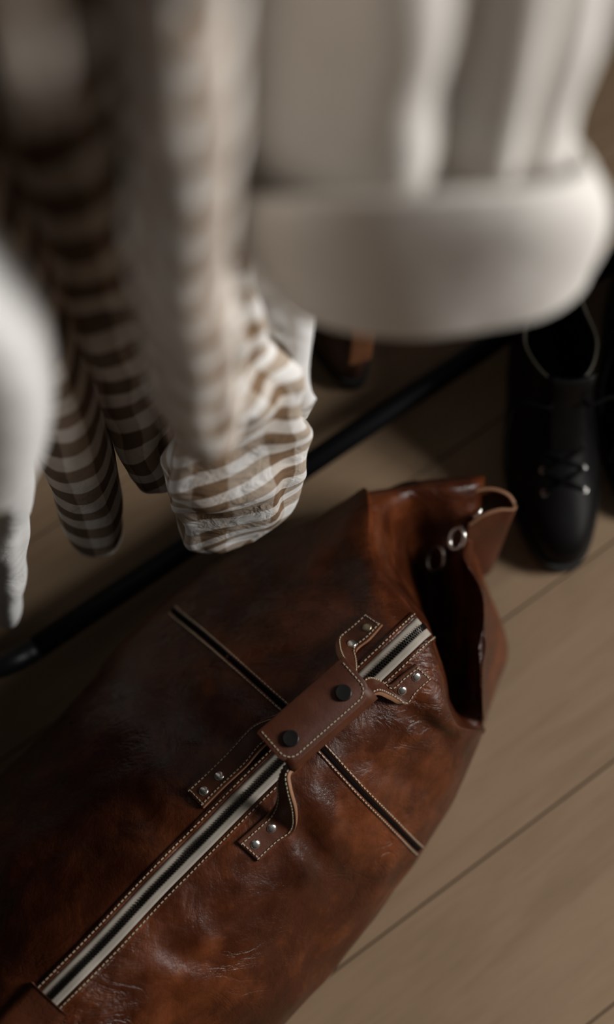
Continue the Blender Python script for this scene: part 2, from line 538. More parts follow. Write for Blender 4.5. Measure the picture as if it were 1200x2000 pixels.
def grid_obj(name, G, mat, parent, close=True):
    vs = [v for r in G for v in r]
    fs = grid_faces(len(G), NJ, flip=(sgn < 0))
    if close:   # underside between the two floor rows
        for i in range(len(G) - 1):
            q = (i * NJ, i * NJ + NJ - 1, (i + 1) * NJ + NJ - 1, (i + 1) * NJ)
            fs.append(q)
    return build(name, vs, fs, mat, parent)
body = grid_obj('body', fin[:nb], M['leather'], bag)
end = grid_obj('end_panel', fin[nb - 1:], M['leather'], bag)
tag(end, 'folded in end panel of the bag')
cap = [fin[0][j] for j in range(NJ)]
cc = sum(cap, Vector()) / len(cap)
build('base_panel', cap + [cc], [(j, j + 1, NJ) for j in range(NJ - 1)] + [(NJ - 1, 0, NJ)], M['leather'], bag)
BV = tmp_bvh(fin)
def S(u, v, lift=0.0):
    p, nn = hit(BV, u, v)
    if p is None:
        return pix(u, v, .2), UP
    return p + nn * lift, nn

def perp2(P, i):
    t = (P[min(i + 1, len(P) - 1)] - P[max(i - 1, 0)])
    t.normalize()
    return Vector((-t.y, t.x))     # to the right of travel when the image y axis points down
def px_path(pts, n=10):
    return spline([Vector(p) for p in pts], n)

def surf_ribbon(name, path, o0, o1, lift, thick, mat, parent, cross=3):
    """strip lying on the bag between pixel offsets o0 and o1 of a pixel path"""
    top, n_ = [], len(path)
    verts = []
    for i in range(n_):
        q = perp2(path, i)
        for k in range(cross + 1):
            o = o0 + (o1 - o0) * k / cross
            u = path[i] + q * o
            p, nn = S(u.x, u.y)
            verts.append(p + nn * lift)
    nt = len(verts)
    low = []
    for i in range(n_):
        q = perp2(path, i)
        for k in range(cross + 1):
            o = o0 + (o1 - o0) * k / cross
            u = path[i] + q * o
            p, nn = S(u.x, u.y)
            low.append(p + nn * (lift - thick))
    verts += low
    c1 = cross + 1
    fs = grid_faces(n_, c1)
    fs += [tuple(x + nt for x in f[::-1]) for f in grid_faces(n_, c1)]
    for i in range(n_ - 1):
        for k, fl_ in ((0, 1), (cross, 0)):
            a, b = i * c1 + k, (i + 1) * c1 + k
            q = (a, b, b + nt, a + nt)
            fs.append(q[::-1] if fl_ else q)
    for i in (0, n_ - 1):
        for k in range(cross):
            a = i * c1 + k
            q = (a, a + 1, a + 1 + nt, a + nt)
            fs.append(q)
    return build(name, verts, fs, mat, parent)
def stitch_mesh(lines, name, parent, size=0.00066, length=0.0026, step=0.0043):
    """lines: lists of (point, normal); one thread dash every step"""
    bm = bmesh.new()
    for ln in lines:
        pts = [p for p, _ in ln]
        L = [0.0]
        for a, b in zip(pts, pts[1:]): L.append(L[-1] + (b - a).length)
        s, j = step * 0.5, 0
        while s < L[-1]:
            while j < len(L) - 2 and L[j + 1] < s: j += 1
            seg_ = max(L[j + 1] - L[j], 1e-9)
            f = (s - L[j]) / seg_
            p = pts[j].lerp(pts[j + 1], f)
            nn = ln[j][1].lerp(ln[j + 1][1], f).normalized()
            t = (pts[j + 1] - pts[j])
            t = (t - nn * t.dot(nn))
            if t.length > 1e-9:
                t.normalize()
                b = nn.cross(t)
                t2 = (t + b * random.uniform(-.12, .12)).normalized()
                box_bm(bm, p + nn * size * 0.35, t2 * length / 2, nn.cross(t2) * size * 0.72, nn * size * 0.8)
            s += step
    o = from_bm(name, bm, M['thread'], parent, smooth=False)
    tag(o, 'beige saddle stitching', kind='stuff')
    return o
def surf_line(path, off=0.0, lift=0.0003):
    out = []
    for i in range(len(path)):
        u = path[i] + perp2(path, i) * off
        p, nn = S(u.x, u.y)
        out.append((p + nn * lift, nn))
    return out

# zip: lower run, hidden run under the grip, upper run
zpath = px_path([(88, 1958), (200, 1845), (300, 1738), (400, 1637), (480, 1556), (540, 1497), (630, 1408), (706, 1338), (760, 1287), (798, 1251), (819, 1231), (827, 1224)], 12)
t1 = surf_ribbon('zip_tape', zpath, -21, -4, 0.0012, 0.0022, M['tape'], bag)
t2 = surf_ribbon('zip_tape', zpath, 4, 21, 0.0012, 0.0022, M['tape'], bag)
tr = surf_ribbon('zip_channel', zpath, -5, 5, 0.0006, 0.002, M['teeth'], bag, 2)
bm = bmesh.new()
ctr = surf_line(zpath, 0, 0.0019)
fine = arclen([p for p, _ in ctr], 0.00128)
side = 1
for k in range(len(fine) - 1):
    p = fine[k]
    t = (fine[k + 1] - p).normalized()
    # the nearest normal along the channel
    nn = ctr[min(int(k / len(fine) * len(ctr)), len(ctr) - 1)][1]
    b = nn.cross(t).normalized()
    side = -side
    box_bm(bm, p + b * side * 0.0013, t * 0.00046, b * 0.0016, nn * 0.0009)
tag(from_bm('zip_teeth', bm, M['teeth'], tr, False), 'interlocking dark metal zip teeth', kind='stuff')
# leather welt beside the tape (slightly proud) and its stitching
surf_ribbon('zip_welt', zpath, -36, -22, 0.0013, 0.002, M['leather'], bag)
surf_ribbon('zip_welt', zpath, 22, 36, 0.0013, 0.002, M['leather'], bag)
zs = [surf_line(zpath, -29, .0015), surf_line(zpath, 29, .0015)]
stitch_mesh(zs, 'stitching', bag)
# end flap that covers the lower end of the zip
ft = [(-70, 2050), (-10, 1985), (40, 1945), (66, 1925)]
flapp = px_path([(20, 2030), (62, 1988), (98, 1950)], 8)
surf_ribbon('zip_end_tab', flapp, -46, 46, 0.0045, 0.004, M['strap'], bag, 6)

# panel seam across the bag: groove shade painted as a flat dark strip between raised lips
for sp in ([(336, 1191), (352, 1205), (400, 1244), (470, 1305), (545, 1372), (590, 1412)], [(590, 1418), (632, 1465), (700, 1540), (765, 1606), (806, 1648), (820, 1661)]):
    sp2 = px_path(sp, 10)
    surf_ribbon('seam_lip', sp2, -13, -5, 0.0005, 0.0014, M['leather'], bag, 2)
    surf_ribbon('seam_lip', sp2, 5, 13, 0.0005, 0.0014, M['leather'], bag, 2)
    surf_ribbon('seam_groove_shade', sp2, -5, 5, 0.0002, 0.001, M['void'], bag, 1)
    stitch_mesh([surf_line(sp2, -9, .0006), surf_line(sp2, 9, .0006)], 'stitching', bag)

# ---- handles
def q3(spec):
    u, v, z = spec
    if isinstance(z, tuple):
        return S(u, v, z[1])[0]
    return pix(u, v, z)
def ribbon3(name, A, B, thick, mat, parent, n=10, cross=4, crown=0.0, edge=None):
    """ruled strap between the 3D splines A and B with real thickness; returns object and a sampler"""
    pa, pb = spline(A, n), spline(B, n)
    N_ = len(pa)
    top = []
    nrm = []
    for i in range(N_):
        t = ((pa[min(i + 1, N_ - 1)] + pb[min(i + 1, N_ - 1)]) - (pa[max(i - 1, 0)] + pb[max(i - 1, 0)])).normalized()
        w = (pb[i] - pa[i]).normalized()
        nn = w.cross(t).normalized()
        if i == 0:
            if nn.z < 0: nn = -nn
        elif nn.dot(nrm[-1]) < 0: nn = -nn
        nrm.append(nn)
        top.append([pa[i].lerp(pb[i], k / cross) + nn * crown * (1 - (2 * k / cross - 1) ** 2) for k in range(cross + 1)])
    c1 = cross + 1
    verts = [p for r in top for p in r]
    nt = len(verts)
    verts += [p - nrm[i] * thick for i, r in enumerate(top) for p in r]
    fs = grid_faces(N_, c1)
    mats = [0] * len(fs)
    lowf = [tuple(x + nt for x in f[::-1]) for f in fs]
    mats += [0] * len(lowf)
    fs = fs + lowf
    for i in range(N_ - 1):
        for k in (0, cross):
            a, b = i * c1 + k, (i + 1) * c1 + k
            fs.append((a, b, b + nt, a + nt)); mats.append(1)
    for i in (0, N_ - 1):
        for k in range(cross):
            a = i * c1 + k
            fs.append((a, a + 1, a + 1 + nt, a + nt)); mats.append(1)
    me = bpy.data.meshes.new(name)
    me.from_pydata([tuple(v) for v in verts], [], fs)
    bm2 = bmesh.new(); bm2.from_mesh(me)
    for f, m_ in zip(bm2.faces, mats): f.material_index = m_
    bmesh.ops.recalc_face_normals(bm2, faces=bm2.faces[:])
    bm2.to_mesh(me); bm2.free()
    o = link(name, me, mat, parent)
    me.materials.append(M['edge'])
    if True:
        bv = o.modifiers.new('edge', 'BEVEL'); bv.width = thick * 0.22; bv.segments = 2; bv.limit_method = 'ANGLE'
    def at(i, f):
        return pa[i].lerp(pb[i], f) + nrm[i] * crown * (1 - (2 * f - 1) ** 2), nrm[i]
    return o, at, N_
def strap_stitch(at, N_, parent, i0=0, i1=None, inset=0.12, ends=(True, False)):
    i1 = N_ - 1 if i1 is None else i1
    ln = []
    for f in (inset, 1 - inset):
        ln.append([(at(i, f)[0] + at(i, f)[1] * .0003, at(i, f)[1]) for i in range(i0, i1 + 1)])
    if ends[0]:
        i = i0 + 1
        ln.append([(at(i, inset + (1 - 2 * inset) * k / 8)[0] + at(i, .5)[1] * .0003, at(i, .5)[1]) for k in range(9)])
    return stitch_mesh(ln, 'stitching', parent, size=.0006, length=.0023, step=.0038)
def dome(name, p, nn, r, h, mat, parent, seg=20, rings=5, flat=0.0):
    t = nn.orthogonal().normalized(); b = nn.cross(t)
    vs, fs = [], []
    prof = [(r * 1.0, 0.0), (r * 1.02, h * .25), (r * .97, h * .5), (r * .8, h * .8), (r * .55, h * .95), (r * .2, h)]
    if flat: prof = [(r, 0), (r, h * .7), (r * .93, h), (r * .85, h * .98), (r * .6, h * .9), (r * .2, h * .88)]
    for rr, hh in prof:
        for k in range(seg):
            a = 2 * math.pi * k / seg
            vs.append(p + t * math.cos(a) * rr + b * math.sin(a) * rr + nn * hh)
    n_ = len(prof)
    for i in range(n_ - 1):
        for k in range(seg):
            fs.append((i * seg + k, i * seg + (k + 1) % seg, (i + 1) * seg + (k + 1) % seg, (i + 1) * seg + k))
    fs.append(tuple((n_ - 1) * seg + k for k in range(seg)))
    o = build(name, vs, fs, mat, parent)
    return o
s_ = lambda l=.004: ('s', l)
GZ = .300
straps = [
    # far handle, lower left tail
    dict(A=[(366, 1546, s_()), (410, 1505, s_()), (450, 1467, s_(.0045)), (500, 1428, s_(.010)), (540, 1395, .292)],
         B=[(398, 1580, s_()), (440, 1538, s_()), (482, 1500, s_(.0045)), (524, 1462, s_(.012)), (570, 1428, .296)], riv=[((400, 1545), 'rivet'), (430, 1514, 'rivet')]),
    # near handle, lower left tail, standing up in a loop before it enters the grip
    dict(A=[(464, 1645, s_()), (500, 1611, s_()), (524, 1588, s_(.005)), (540, 1562, .276), (541, 1530, .290), (552, 1500, .296), (570, 1478, .297)],
         B=[(503, 1681, s_()), (540, 1646, s_()), (566, 1620, s_(.007)), (577, 1588, .282), (566, 1545, .300), (562, 1512, .306), (585, 1492, .303)], riv=[]),
    # far handle, upper right tail
    dict(A=[(716, 1201, s_()), (690, 1224, s_()), (664, 1247, s_(.005)), (660, 1264, .276), (668, 1284, .296), (672, 1300, .298)],
         B=[(748, 1223, s_()), (724, 1250, s_()), (700, 1272, s_(.005)), (699, 1292, .276), (699, 1312, .293), (692, 1328, .297)], riv=[]),
    # near handle, upper right tail
    dict(A=[(812, 1298, s_()), (786, 1318, s_()), (760, 1338, s_(.005)), (738, 1326, .270), (718, 1322, .288), (700, 1336, .297)],
         B=[(840, 1326, s_()), (815, 1350, s_()), (792, 1371, s_(.006)), (768, 1362, .272), (742, 1352, .292), (716, 1366, .300)], riv=[]),
]
rivets = [[(400, 1545, 'rivet'), (430, 1515, 'rivet')], [(498, 1649, 'rivet'), (530, 1617, 'rivet')],
          [(718, 1224, 'aged'), (688, 1256, 'rivet')], [(815, 1322, 'rivet'), (787, 1350, 'rivet')]]
labels = ['far handle tail beside the lower zip', 'near handle tail standing up in a loop', 'far handle tail beside the upper zip', 'near handle tail with curved edge']
for sd, rv, lb in zip(straps, rivets, labels):
    A = [q3(p) for p in sd['A']]; B = [q3(p) for p in sd['B']]
    o, at, N_ = ribbon3('handle_strap', A, B, .0036, M['strap'], bag, n=10, cross=5, crown=.0006)
    tag(o, lb)
    strap_stitch(at, N_, o)
    cand = [(at(i, f / 20), i) for i in range(N_) for f in range(21)]
    for u, v, mk in rv:
        rd = ray(u, v).normalized()
        best = min(cand, key=lambda c: ((c[0][0] - ORG) - rd * (c[0][0] - ORG).dot(rd)).length)
        p, nn = best[0]
        dome('rivet', p - nn * .0004, nn, .0043, .0022, M[mk], o)

# grip wrapped round both straps
A0, A1 = Vector((534, 1462)), Vector((698, 1318))
ax = (A1 - A0).normalized(); pv = Vector((-ax.y, ax.x))
def gp(f, w, z):
    c = A0.lerp(A1, f) + pv * w
    return pix(c.x, c.y, z)
vs, fs = [], []
SEG, ST = 28, 14
for i in range(ST + 1):
    f = i / ST
    for k in range(SEG):
        th = 2 * math.pi * k / SEG
        cx, cz = math.cos(th), math.sin(th)
        sx = math.copysign(abs(cx) ** .6, cx); sz = math.copysign(abs(cz) ** .75, cz)
        tilt = -sx * .003
        vs.append(gp(f, 8 + 47 * sx, GZ + .0135 * sz + tilt))
for i in range(ST):
    for k in range(SEG):
        fs.append((i * SEG + k, i * SEG + (k + 1) % SEG, (i + 1) * SEG + (k + 1) % SEG, (i + 1) * SEG + k))
grip = build('grip_wrap', vs, fs, M['strap'], bag)
tag(grip, 'leather grip wrap holding both handles')
sol = grip.modifiers.new('thick', 'SOLIDIFY'); sol.thickness = .003; sol.offset = -1
# flap on top of the wrap with two rounded corners on its near edge
NF_, NW = 40, 24
def flap_pt(f, w, lift=0):
    # f 0..1 along, w 0..1 across; near corners are rounded off
    Lx, Wx = 226.0, 94.0
    x, y = f * Lx, w * Wx
    rc = 34.0
    lo, hi = 0.0, Lx
    if y > Wx - rc:
        c = math.sqrt(max(rc * rc - (y - (Wx - rc)) ** 2, 0))
        lo, hi = rc - c, Lx - (rc - c)
    x = lo + (hi - lo) * f
    c = A0 + ax * (x - 4) + pv * (y - 45)
    e = (y - 45) / 50.0
    z = GZ + .0175 - .0035 * e * e - .0022 * e - .002 * max(0, e - .5)
    return pix(c.x, c.y, z + lift)
top = [[flap_pt(i / NF_, 1 - (1 - j / NW) ** 1.6) for j in range(NW + 1)] for i in range(NF_ + 1)]
verts = [p for r in top for p in r]
nt = len(verts)
verts += [p - Vector((0, 0, .0032)) for p in verts]
c1 = NW + 1
f0 = grid_faces(NF_ + 1, c1)
fs = f0 + [tuple(x + nt for x in f[::-1]) for f in f0]
bnd = [(i * c1, (i + 1) * c1) for i in range(NF_)] + [(i * c1 + NW, (i + 1) * c1 + NW) for i in range(NF_)] + [(j, j + 1) for j in range(NW)] + [(NF_ * c1 + j, NF_ * c1 + j + 1) for j in range(NW)]
fs += [(a, b, b + nt, a + nt) for a, b in bnd]
me = bpy.data.meshes.new('grip_flap')
me.from_pydata([tuple(v) for v in verts], [], fs)
bm2 = bmesh.new(); bm2.from_mesh(me)
bm2.faces.ensure_lookup_table()
for k in range(len(f0) * 2, len(bm2.faces)): bm2.faces[k].material_index = 1
bmesh.ops.remove_doubles(bm2, verts=bm2.verts[:], dist=1e-6)
bmesh.ops.recalc_face_normals(bm2, faces=bm2.faces[:])
bm2.to_mesh(me); bm2.free()
flap = link('grip_flap', me, M['strap'], bag)
me.materials.append(M['edge'])
tag(flap, 'snapped down flap of the grip')
bv = flap.modifiers.new('edge', 'BEVEL'); bv.width = .0007; bv.segments = 2; bv.limit_method = 'ANGLE'
# stitch line just inside the near and end edges of the flap
fl_line = []
Lx, Wx, rc, ins = 226.0, 94.0, 34.0, 9.0
pts2 = [(ins, 4)] + [(ins, 20), (ins, 40)]
for k in range(9):
    a = math.pi - (math.pi / 2) * k / 8
    pts2.append((rc + (rc - ins) * math.cos(a), Wx - rc + (rc - ins) * math.sin(a)))
for k in range(9):
    a = math.pi / 2 - (math.pi / 2) * k / 8
    pts2.append((Lx - rc + (rc - ins) * math.cos(a), Wx - rc + (rc - ins) * math.sin(a)))
pts2 += [(Lx - ins, 40), (Lx - ins, 20), (Lx - ins, 4)]
for x, y in pts2:
    c = A0 + ax * (x - 4) + pv * (y - 45)
    e = (y - 45) / 50.0
    z = GZ + .0175 - .0035 * e * e - .0022 * e - .002 * max(0, e - .5)
    fl_line.append((pix(c.x, c.y, z + .0003), (UP + Vector((.15, -.15, 0)) * e).normalized()))
stitch_mesh([fl_line], 'stitching', flap, size=.00062, length=.0023, step=.0038)
for u, v in ((568, 1443), (671, 1354)):
    p = pix(u, v, GZ + .0172)
    dome('snap_button', p, UP, .0071, .0036, M['snap'], flap, seg=28, flat=1)
# end stitching of the wrap
for f in (.02, .98):
    ln = []
    for k in range(10):
        th = math.pi * (0.02 + .5 * k / 9) * .9
        sx, sz = abs(math.cos(th)) ** .6, abs(math.sin(th)) ** .75
        ln.append((gp(f, 8 + 48 * sx, GZ + .0143 * sz - sx * .003), Vector((.5 * sx, -.5 * sx, .2 + sz)).normalized()))
    stitch_mesh([ln], 'stitching', grip, size=.00062, length=.0023, step=.0038)

# ---- end of the bag: strap loop, ring and strap tail
topc = R4([(905, 985, .165), (930, 963, .168), (962, 958, .170), (990, 968, .170), (1003, 985, .168)])
lowc = R4([(880, 1070, .06), (900, 1050, .06), (930, 1040, .055), (950, 1045, .05), (962, 1060, .05)])
o, at, N_ = ribbon3('strap_loop', topc, lowc, .004, M['strap'], bag, n=8, cross=4)
tag(o, 'far side of the folded shoulder strap tab')
topc = R4([(1003, 985, .168), (1000, 992, .170), (975, 992, .172), (945, 1002, .172), (915, 1022, .168)])
lowc = R4([(962, 1075, .045), (960, 1100, .045), (948, 1118, .05), (920, 1120, .06), (890, 1110, .07)])
o, at, N_ = ribbon3('strap_loop', topc, lowc, .004, M['strap'], bag, n=8, cross=4)
tag(o, 'near side of the folded shoulder strap tab')
c = pix(893, 1052, .168)
u1 = (pix(905, 1036, .182) - pix(880, 1066, .158)).normalized()
w1 = (pix(905, 1060, .175) - pix(893, 1052, .168)); w1 = (w1 - u1 * w1.dot(u1)).normalized()
ring = [c + u1 * math.cos(a) * .0135 + w1 * math.sin(a) * .0095 for a in [2 * math.pi * k / 28 for k in range(28)]]
tag(tube('ring', ring, .0022, M['rivet'], bag, 10, True), 'nickel ring at the bag end')
c = pix(852, 1092, .115)
ring = [c + u1 * math.cos(a) * .016 + w1 * math.sin(a) * .012 for a in [2 * math.pi * k / 28 for k in range(28)]]
tag(tube('ring', ring, .0024, M['rivet'], bag, 10, True), 'nickel ring deep in the folded end')
pth = [pix(925, 1010, .172), pix(934, 1004, .178), pix(940, 994, .178)]
tag(tube('rivet_pin', spline(pth, 5), .0018, M['rivet'], bag, 8), 'small nickel pin on the strap tab')

# ------------------------------------------------------------------ clothes rack
rail_n = 0.452
RL, RR, RT, RZ, RAD = -0.085, 1.10, 1.64, 0.052, 0.013
# bottom bar is read on the photograph, rounded lower corner at its left end
pA, pB = pix(45, 1300, RZ), pix(880, 705, RZ)
dl, dr = pA.dot(D2), pB.dot(D2)
rail_n = 0.5 * (pA.dot(N2) + pB.dot(N2))
RL = pix(-2, 1330, RZ).dot(D2)
rack = thing('clothes_rack', 'black tubular clothes rack with rounded corners standing behind the bag', 'clothes rack', tuple(W(0.5, rail_n, 0)))
RC = 0.05
def arc(cd, cz, a0, a1):
    return [W(cd + RC * math.cos(a), rail_n, cz + RC * math.sin(a)) for a in [a0 + (a1 - a0) * k / 8 for k in range(9)]]
def frame_pts():
    pi = math.pi
    return (arc(RL + RC, RZ + RC, 1.5 * pi, pi) + arc(RL + RC, RT - RC, pi, .5 * pi) + arc(RR - RC, RT - RC, .5 * pi, 0) + arc(RR - RC, RZ + RC, 0, -.5 * pi))
fp = frame_pts()
# one loop, split in bottom bar, posts and rail
tube('bottom_bar', [fp[27 + 8], W((RL + RR) / 2, rail_n, RZ), fp[0]], RAD, M['steel'], rack, 16)
tube('post', fp[0:18], RAD, M['steel'], rack, 16)
tube('post', fp[18:36], RAD, M['steel'], rack, 16)
tube('rail', [fp[17], W((RL + RR) / 2, rail_n, RT), fp[18]], RAD, M['steel'], rack, 16)
for dd in (RL + 0.0, RR - 0.0):
    tube('foot', [W(dd, rail_n + .02, RAD + .003), W(dd, rail_n + .25, RAD + .003)], RAD, M['steel'], rack, 14)
    tube('foot_post', [W(dd, rail_n + .03, RAD), W(dd, rail_n + .012, RZ + RC)], RAD * .8, M['steel'], rack, 12)

# ------------------------------------------------------------------ garments
def fold(th, s, seed, amp):
    v = 0
    for f, a in ((2, .5), (3, .8), (5, .5), (8, .25)):
        v += a * math.sin(f * th + seed * 1.7 * f + 2.2 * noise.noise(Vector((s * 2.2, seed * 3.1 + f, 0))))
    return 1 + amp * v / 1.4
def loft(name, st, mat, parent, seed=0, amp=.06, seg=72, sub=10, power=.85, close=False, thick=.0018, phi=0.0, extra=None, bulge=0.0, tilt=0.0, uvw=0.0, slant=0.0):
    """st: (u, v, y, half width px, half depth m) of the near face; the section is a horizontal ellipse behind it"""
    C, Av, Bv = [], [], []
    for u, v, y, a, b in st:
        p = pixy(u, v, y)
        dpt = depth(p)
        C.append(p + Vector((0, b, 0)))
        Av.append(a * dpt / FPX); Bv.append(b)
    cs, as_, bs = spline(C, sub), spline(Av, sub), spline(Bv, sub)
    verts, uvs, n_ = [], [], len(cs)
    vlen = 0
    for i in range(n_):
        if i: vlen += (cs[i] - cs[i - 1]).length
        circ = 2.9 * (as_[n_ // 2] + bs[n_ // 2])
        for k in range(seg + 1):
            th = 2 * math.pi * k / seg
            cx, sy = math.cos(th), math.sin(th)
            x = math.copysign(abs(cx) ** power, cx) * as_[i]
            y = math.copysign(abs(sy) ** power, sy) * bs[i]
            s = cs[i].z
            f = fold(th, s * 6, seed, amp * (1 - .0))
            if extra: f *= extra(th, i / (n_ - 1))
            wob = Vector((noise.noise(Vector((x * 16 + seed, y * 16, s * 16))), noise.noise(Vector((x * 16, y * 16 + 9 + seed, s * 16))), noise.noise(Vector((x * 12, y * 12 + 4 + seed, s * 9))))) * bulge
            c, sn = math.cos(phi), math.sin(phi)
            p = cs[i] + Vector((x * f * c - y * f * sn, x * f * sn + y * f * c, tilt * x - slant * min(y, .0) * (1 - i / (n_ - 1)))) + wob
            verts.append(p)
            uvs.append((k / seg * circ, vlen + .012 * math.sin(th * 2 + seed) + uvw * noise.noise(Vector((x * 22, y * 22 + seed, s * 10)))))
    fs = grid_faces(n_, seg + 1)
    if close:
        b = len(verts)
        base = (n_ - 1) * (seg + 1)
        cen = sum(verts[base:base + seg], Vector()) / seg + Vector((0, 0, -.006))
        verts.append(cen); uvs.append((0, vlen + .02))
        fs += [(base + k + 1, base + k, b) for k in range(seg)]
    o = build(name, verts, fs, mat, parent, True, uvs)
    me = o.data
    bmx = bmesh.new(); bmx.from_mesh(me)
    bmesh.ops.remove_doubles(bmx, verts=bmx.verts[:], dist=1e-6)
    bmesh.ops.recalc_face_normals(bmx, faces=bmx.faces[:])
    bmx.to_mesh(me); bmx.free()
    for p in me.polygons: p.use_smooth = True
    if not close:
        sd = o.modifiers.new('cloth', 'SOLIDIFY'); sd.thickness = thick; sd.offset = -1
    return o
def torso(d, mat, parent, zbot, seed, half=.215, thin=.018):
    """body of a hanging garment, flat across the rail, shoulders sloping from the hanger"""
    prof = [(zbot, half * .95, thin * 1.3), (zbot + .07, half, thin * 1.2), (1.33, half, thin), (1.40, half * .98, thin * 1.1), (1.445, half * .72, thin), (1.475, half * .40, thin * .9), (1.50, half * .26, thin)]
    verts, uvs, seg = [], [], 48
    vl = 0
    for i, (z, h, t) in enumerate(prof):
        if i: vl += abs(prof[i][0] - prof[i - 1][0])
        for k in range(seg + 1):
            th = 2 * math.pi * k / seg
            f = fold(th, z * 4, seed, .05)
            verts.append(W(d + t * math.sin(th) * f * (1 + .25 * math.sin(5 * th + seed)), rail_n + h * math.cos(th) * f, z))
            uvs.append((k / seg * .9, vl))
    o = build('body', verts, grid_faces(len(prof), seg + 1), mat, parent, True, uvs)
    sd = o.modifiers.new('cloth', 'SOLIDIFY'); sd.thickness = .002; sd.offset = -1
    return o
def hanger(d, label):
    t = thing('clothes_hanger', label, 'hanger', tuple(W(d, rail_n, 1.50)), 'hangers on the rack')
    arm = [W(d, rail_n - .20, 1.405), W(d, rail_n - .12, 1.445), W(d, rail_n, 1.488), W(d, rail_n + .12, 1.445), W(d, rail_n + .20, 1.405)]
    tube('arm', spline(arm, 6), .006, M['wood'], t, 8)
    hk = [W(d, rail_n, 1.485), W(d, rail_n, 1.58), W(d, rail_n - .016, 1.615)] + [W(d, rail_n + .0165 * math.cos(a), RT + .0165 * math.sin(a)) for a in [math.pi * (1 - k / 8) for k in range(9)]]
    tube('hook', spline(hk, 4), .0018, M['steel'], t, 8)

# cream coat, sleeve with a turned-up cuff nearest the camera
coat = thing('cream_coat', 'thick cream coat with wide turned up cuff hanging nearest the lens', 'coat', tuple(W(.315, rail_n, .8)))
torso(.335, M['cream'], coat, 1.20, 3)
def coat_valley(th, s):
    # fold valley facing the viewer, right of the middle
    def g(c, w): 
        d_ = (th - c + math.pi) % (2 * math.pi) - math.pi
        return math.exp(-(d_ / w) ** 2)
    return 1 - .42 * g(1.5 * math.pi + .30, .17) - .26 * g(1.5 * math.pi + .86, .13) + .10 * g(1.5 * math.pi - .15, .22)
loft('sleeve', [(850, -420, .352, 480, .055), (850, -150, .352, 430, .055), (842, 60, .352, 400, .055), (822, 230, .352, 370, .052), (803, 380, .352, 342, .047), (790, 520, .354, 318, .040)], M['cream'], coat, 1, .03, extra=coat_valley, thick=.003, phi=-.03, bulge=.004, power=1.0)
def cuff_shape(th, s):
    d_ = (th - (2 * math.pi - .55) + math.pi) % (2 * math.pi) - math.pi
    return 1 + .07 * math.exp(-(d_ / .5) ** 2) * math.sin(math.pi * s)
cf = loft('cuff', [(798, 505, .338, 334, .044), (806, 545, .335, 346, .048), (816, 585, .337, 346, .049), (832, 622, .341, 328, .047), (848, 650, .346, 298, .043)], M['cream'], coat, 2, .022, extra=cuff_shape, thick=.005, power=.92, tilt=.12, slant=1.5, phi=-.02, bulge=.004)
tag(cf, 'broad turned up cuff')
hanger(.335, 'wooden hanger carrying the cream coat')

# gingham shirt in the middle: sleeve in front, hem below, second sleeve in the shade
s1 = thing('gingham_shirt', 'brown and white gingham shirt in the middle of the rack, brightly lit sleeve', 'shirt', tuple(W(.18, rail_n, .3)))
torso(.19, M['check'], s1, 1.18, 5, .20)
o = loft('sleeve', [(300, -300, .295, 190, .05), (318, -80, .295, 165, .045), (335, 60, .295, 140, .04), (350, 300, .295, 112, .034), (350, 500, .295, 104, .032), (362, 700, .295, 101, .030), (388, 850, .295, 86, .026), (402, 905, .295, 68, .022)], M['check'], s1, 7, .07, bulge=.004)
tag(o, 'bright front sleeve')
o = loft('shirt_tail', [(380, 380, .385, 70, .03), (398, 560, .385, 70, .03), (414, 640, .384, 72, .03), (428, 708, .382, 74, .03), (440, 768, .380, 84, .03), (455, 850, .379, 120, .030), (458, 968, .377, 134, .028), (456, 1040, .376, 118, .024), (452, 1064, .376, 88, .019), (450, 1075, .378, 50, .010)], M['check'], s1, 4, .13, seg=110, bulge=.010, close=True, uvw=.02, phi=.28)
tag(o, 'bunched up rounded shirt tail')
hanger(.19, 'wooden hanger carrying the bright gingham shirt')

s2 = thing('gingham_shirt', 'shaded gingham shirt hanging behind the bright gingham sleeve', 'shirt', tuple(W(.12, rail_n, .3)))
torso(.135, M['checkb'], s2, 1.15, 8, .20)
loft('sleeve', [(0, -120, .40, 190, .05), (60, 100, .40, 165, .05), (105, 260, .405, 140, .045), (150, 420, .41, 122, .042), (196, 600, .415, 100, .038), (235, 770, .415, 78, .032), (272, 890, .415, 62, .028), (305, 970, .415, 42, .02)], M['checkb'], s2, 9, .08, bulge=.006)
hanger(.135, 'wooden hanger carrying the shaded gingham shirt')

s3 = thing('gingham_shirt', 'gingham shirt sleeve with large checks beside the white sleeve at the left edge', 'shirt', tuple(W(.07, rail_n, .2)))
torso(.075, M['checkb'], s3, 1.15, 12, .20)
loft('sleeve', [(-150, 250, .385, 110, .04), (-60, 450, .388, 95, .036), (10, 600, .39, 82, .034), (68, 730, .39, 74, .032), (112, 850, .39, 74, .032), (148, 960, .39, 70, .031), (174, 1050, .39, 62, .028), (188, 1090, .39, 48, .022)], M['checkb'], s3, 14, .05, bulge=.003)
hanger(.075, 'wooden hanger carrying the large checked shirt')

# off-white shirt whose hem corner shows to the right of the gingham
wsh = thing('white_shirt', 'plain off white shirt with folded hem corner right of the gingham shirt', 'shirt', tuple(W(.25, rail_n, .4)))
torso(.262, M['white'], wsh, 1.2, 16, .19)
loft('shirt_tail', [(505, 380, .445, 105, .05), (520, 520, .445, 105, .045), (535, 620, .445, 92, .04), (542, 700, .445, 70, .034), (548, 760, .445, 58, .028), (556, 800, .445, 42, .02), (566, 838, .446, 22, .012)], M['white'], wsh, 17, .06, bulge=.004)
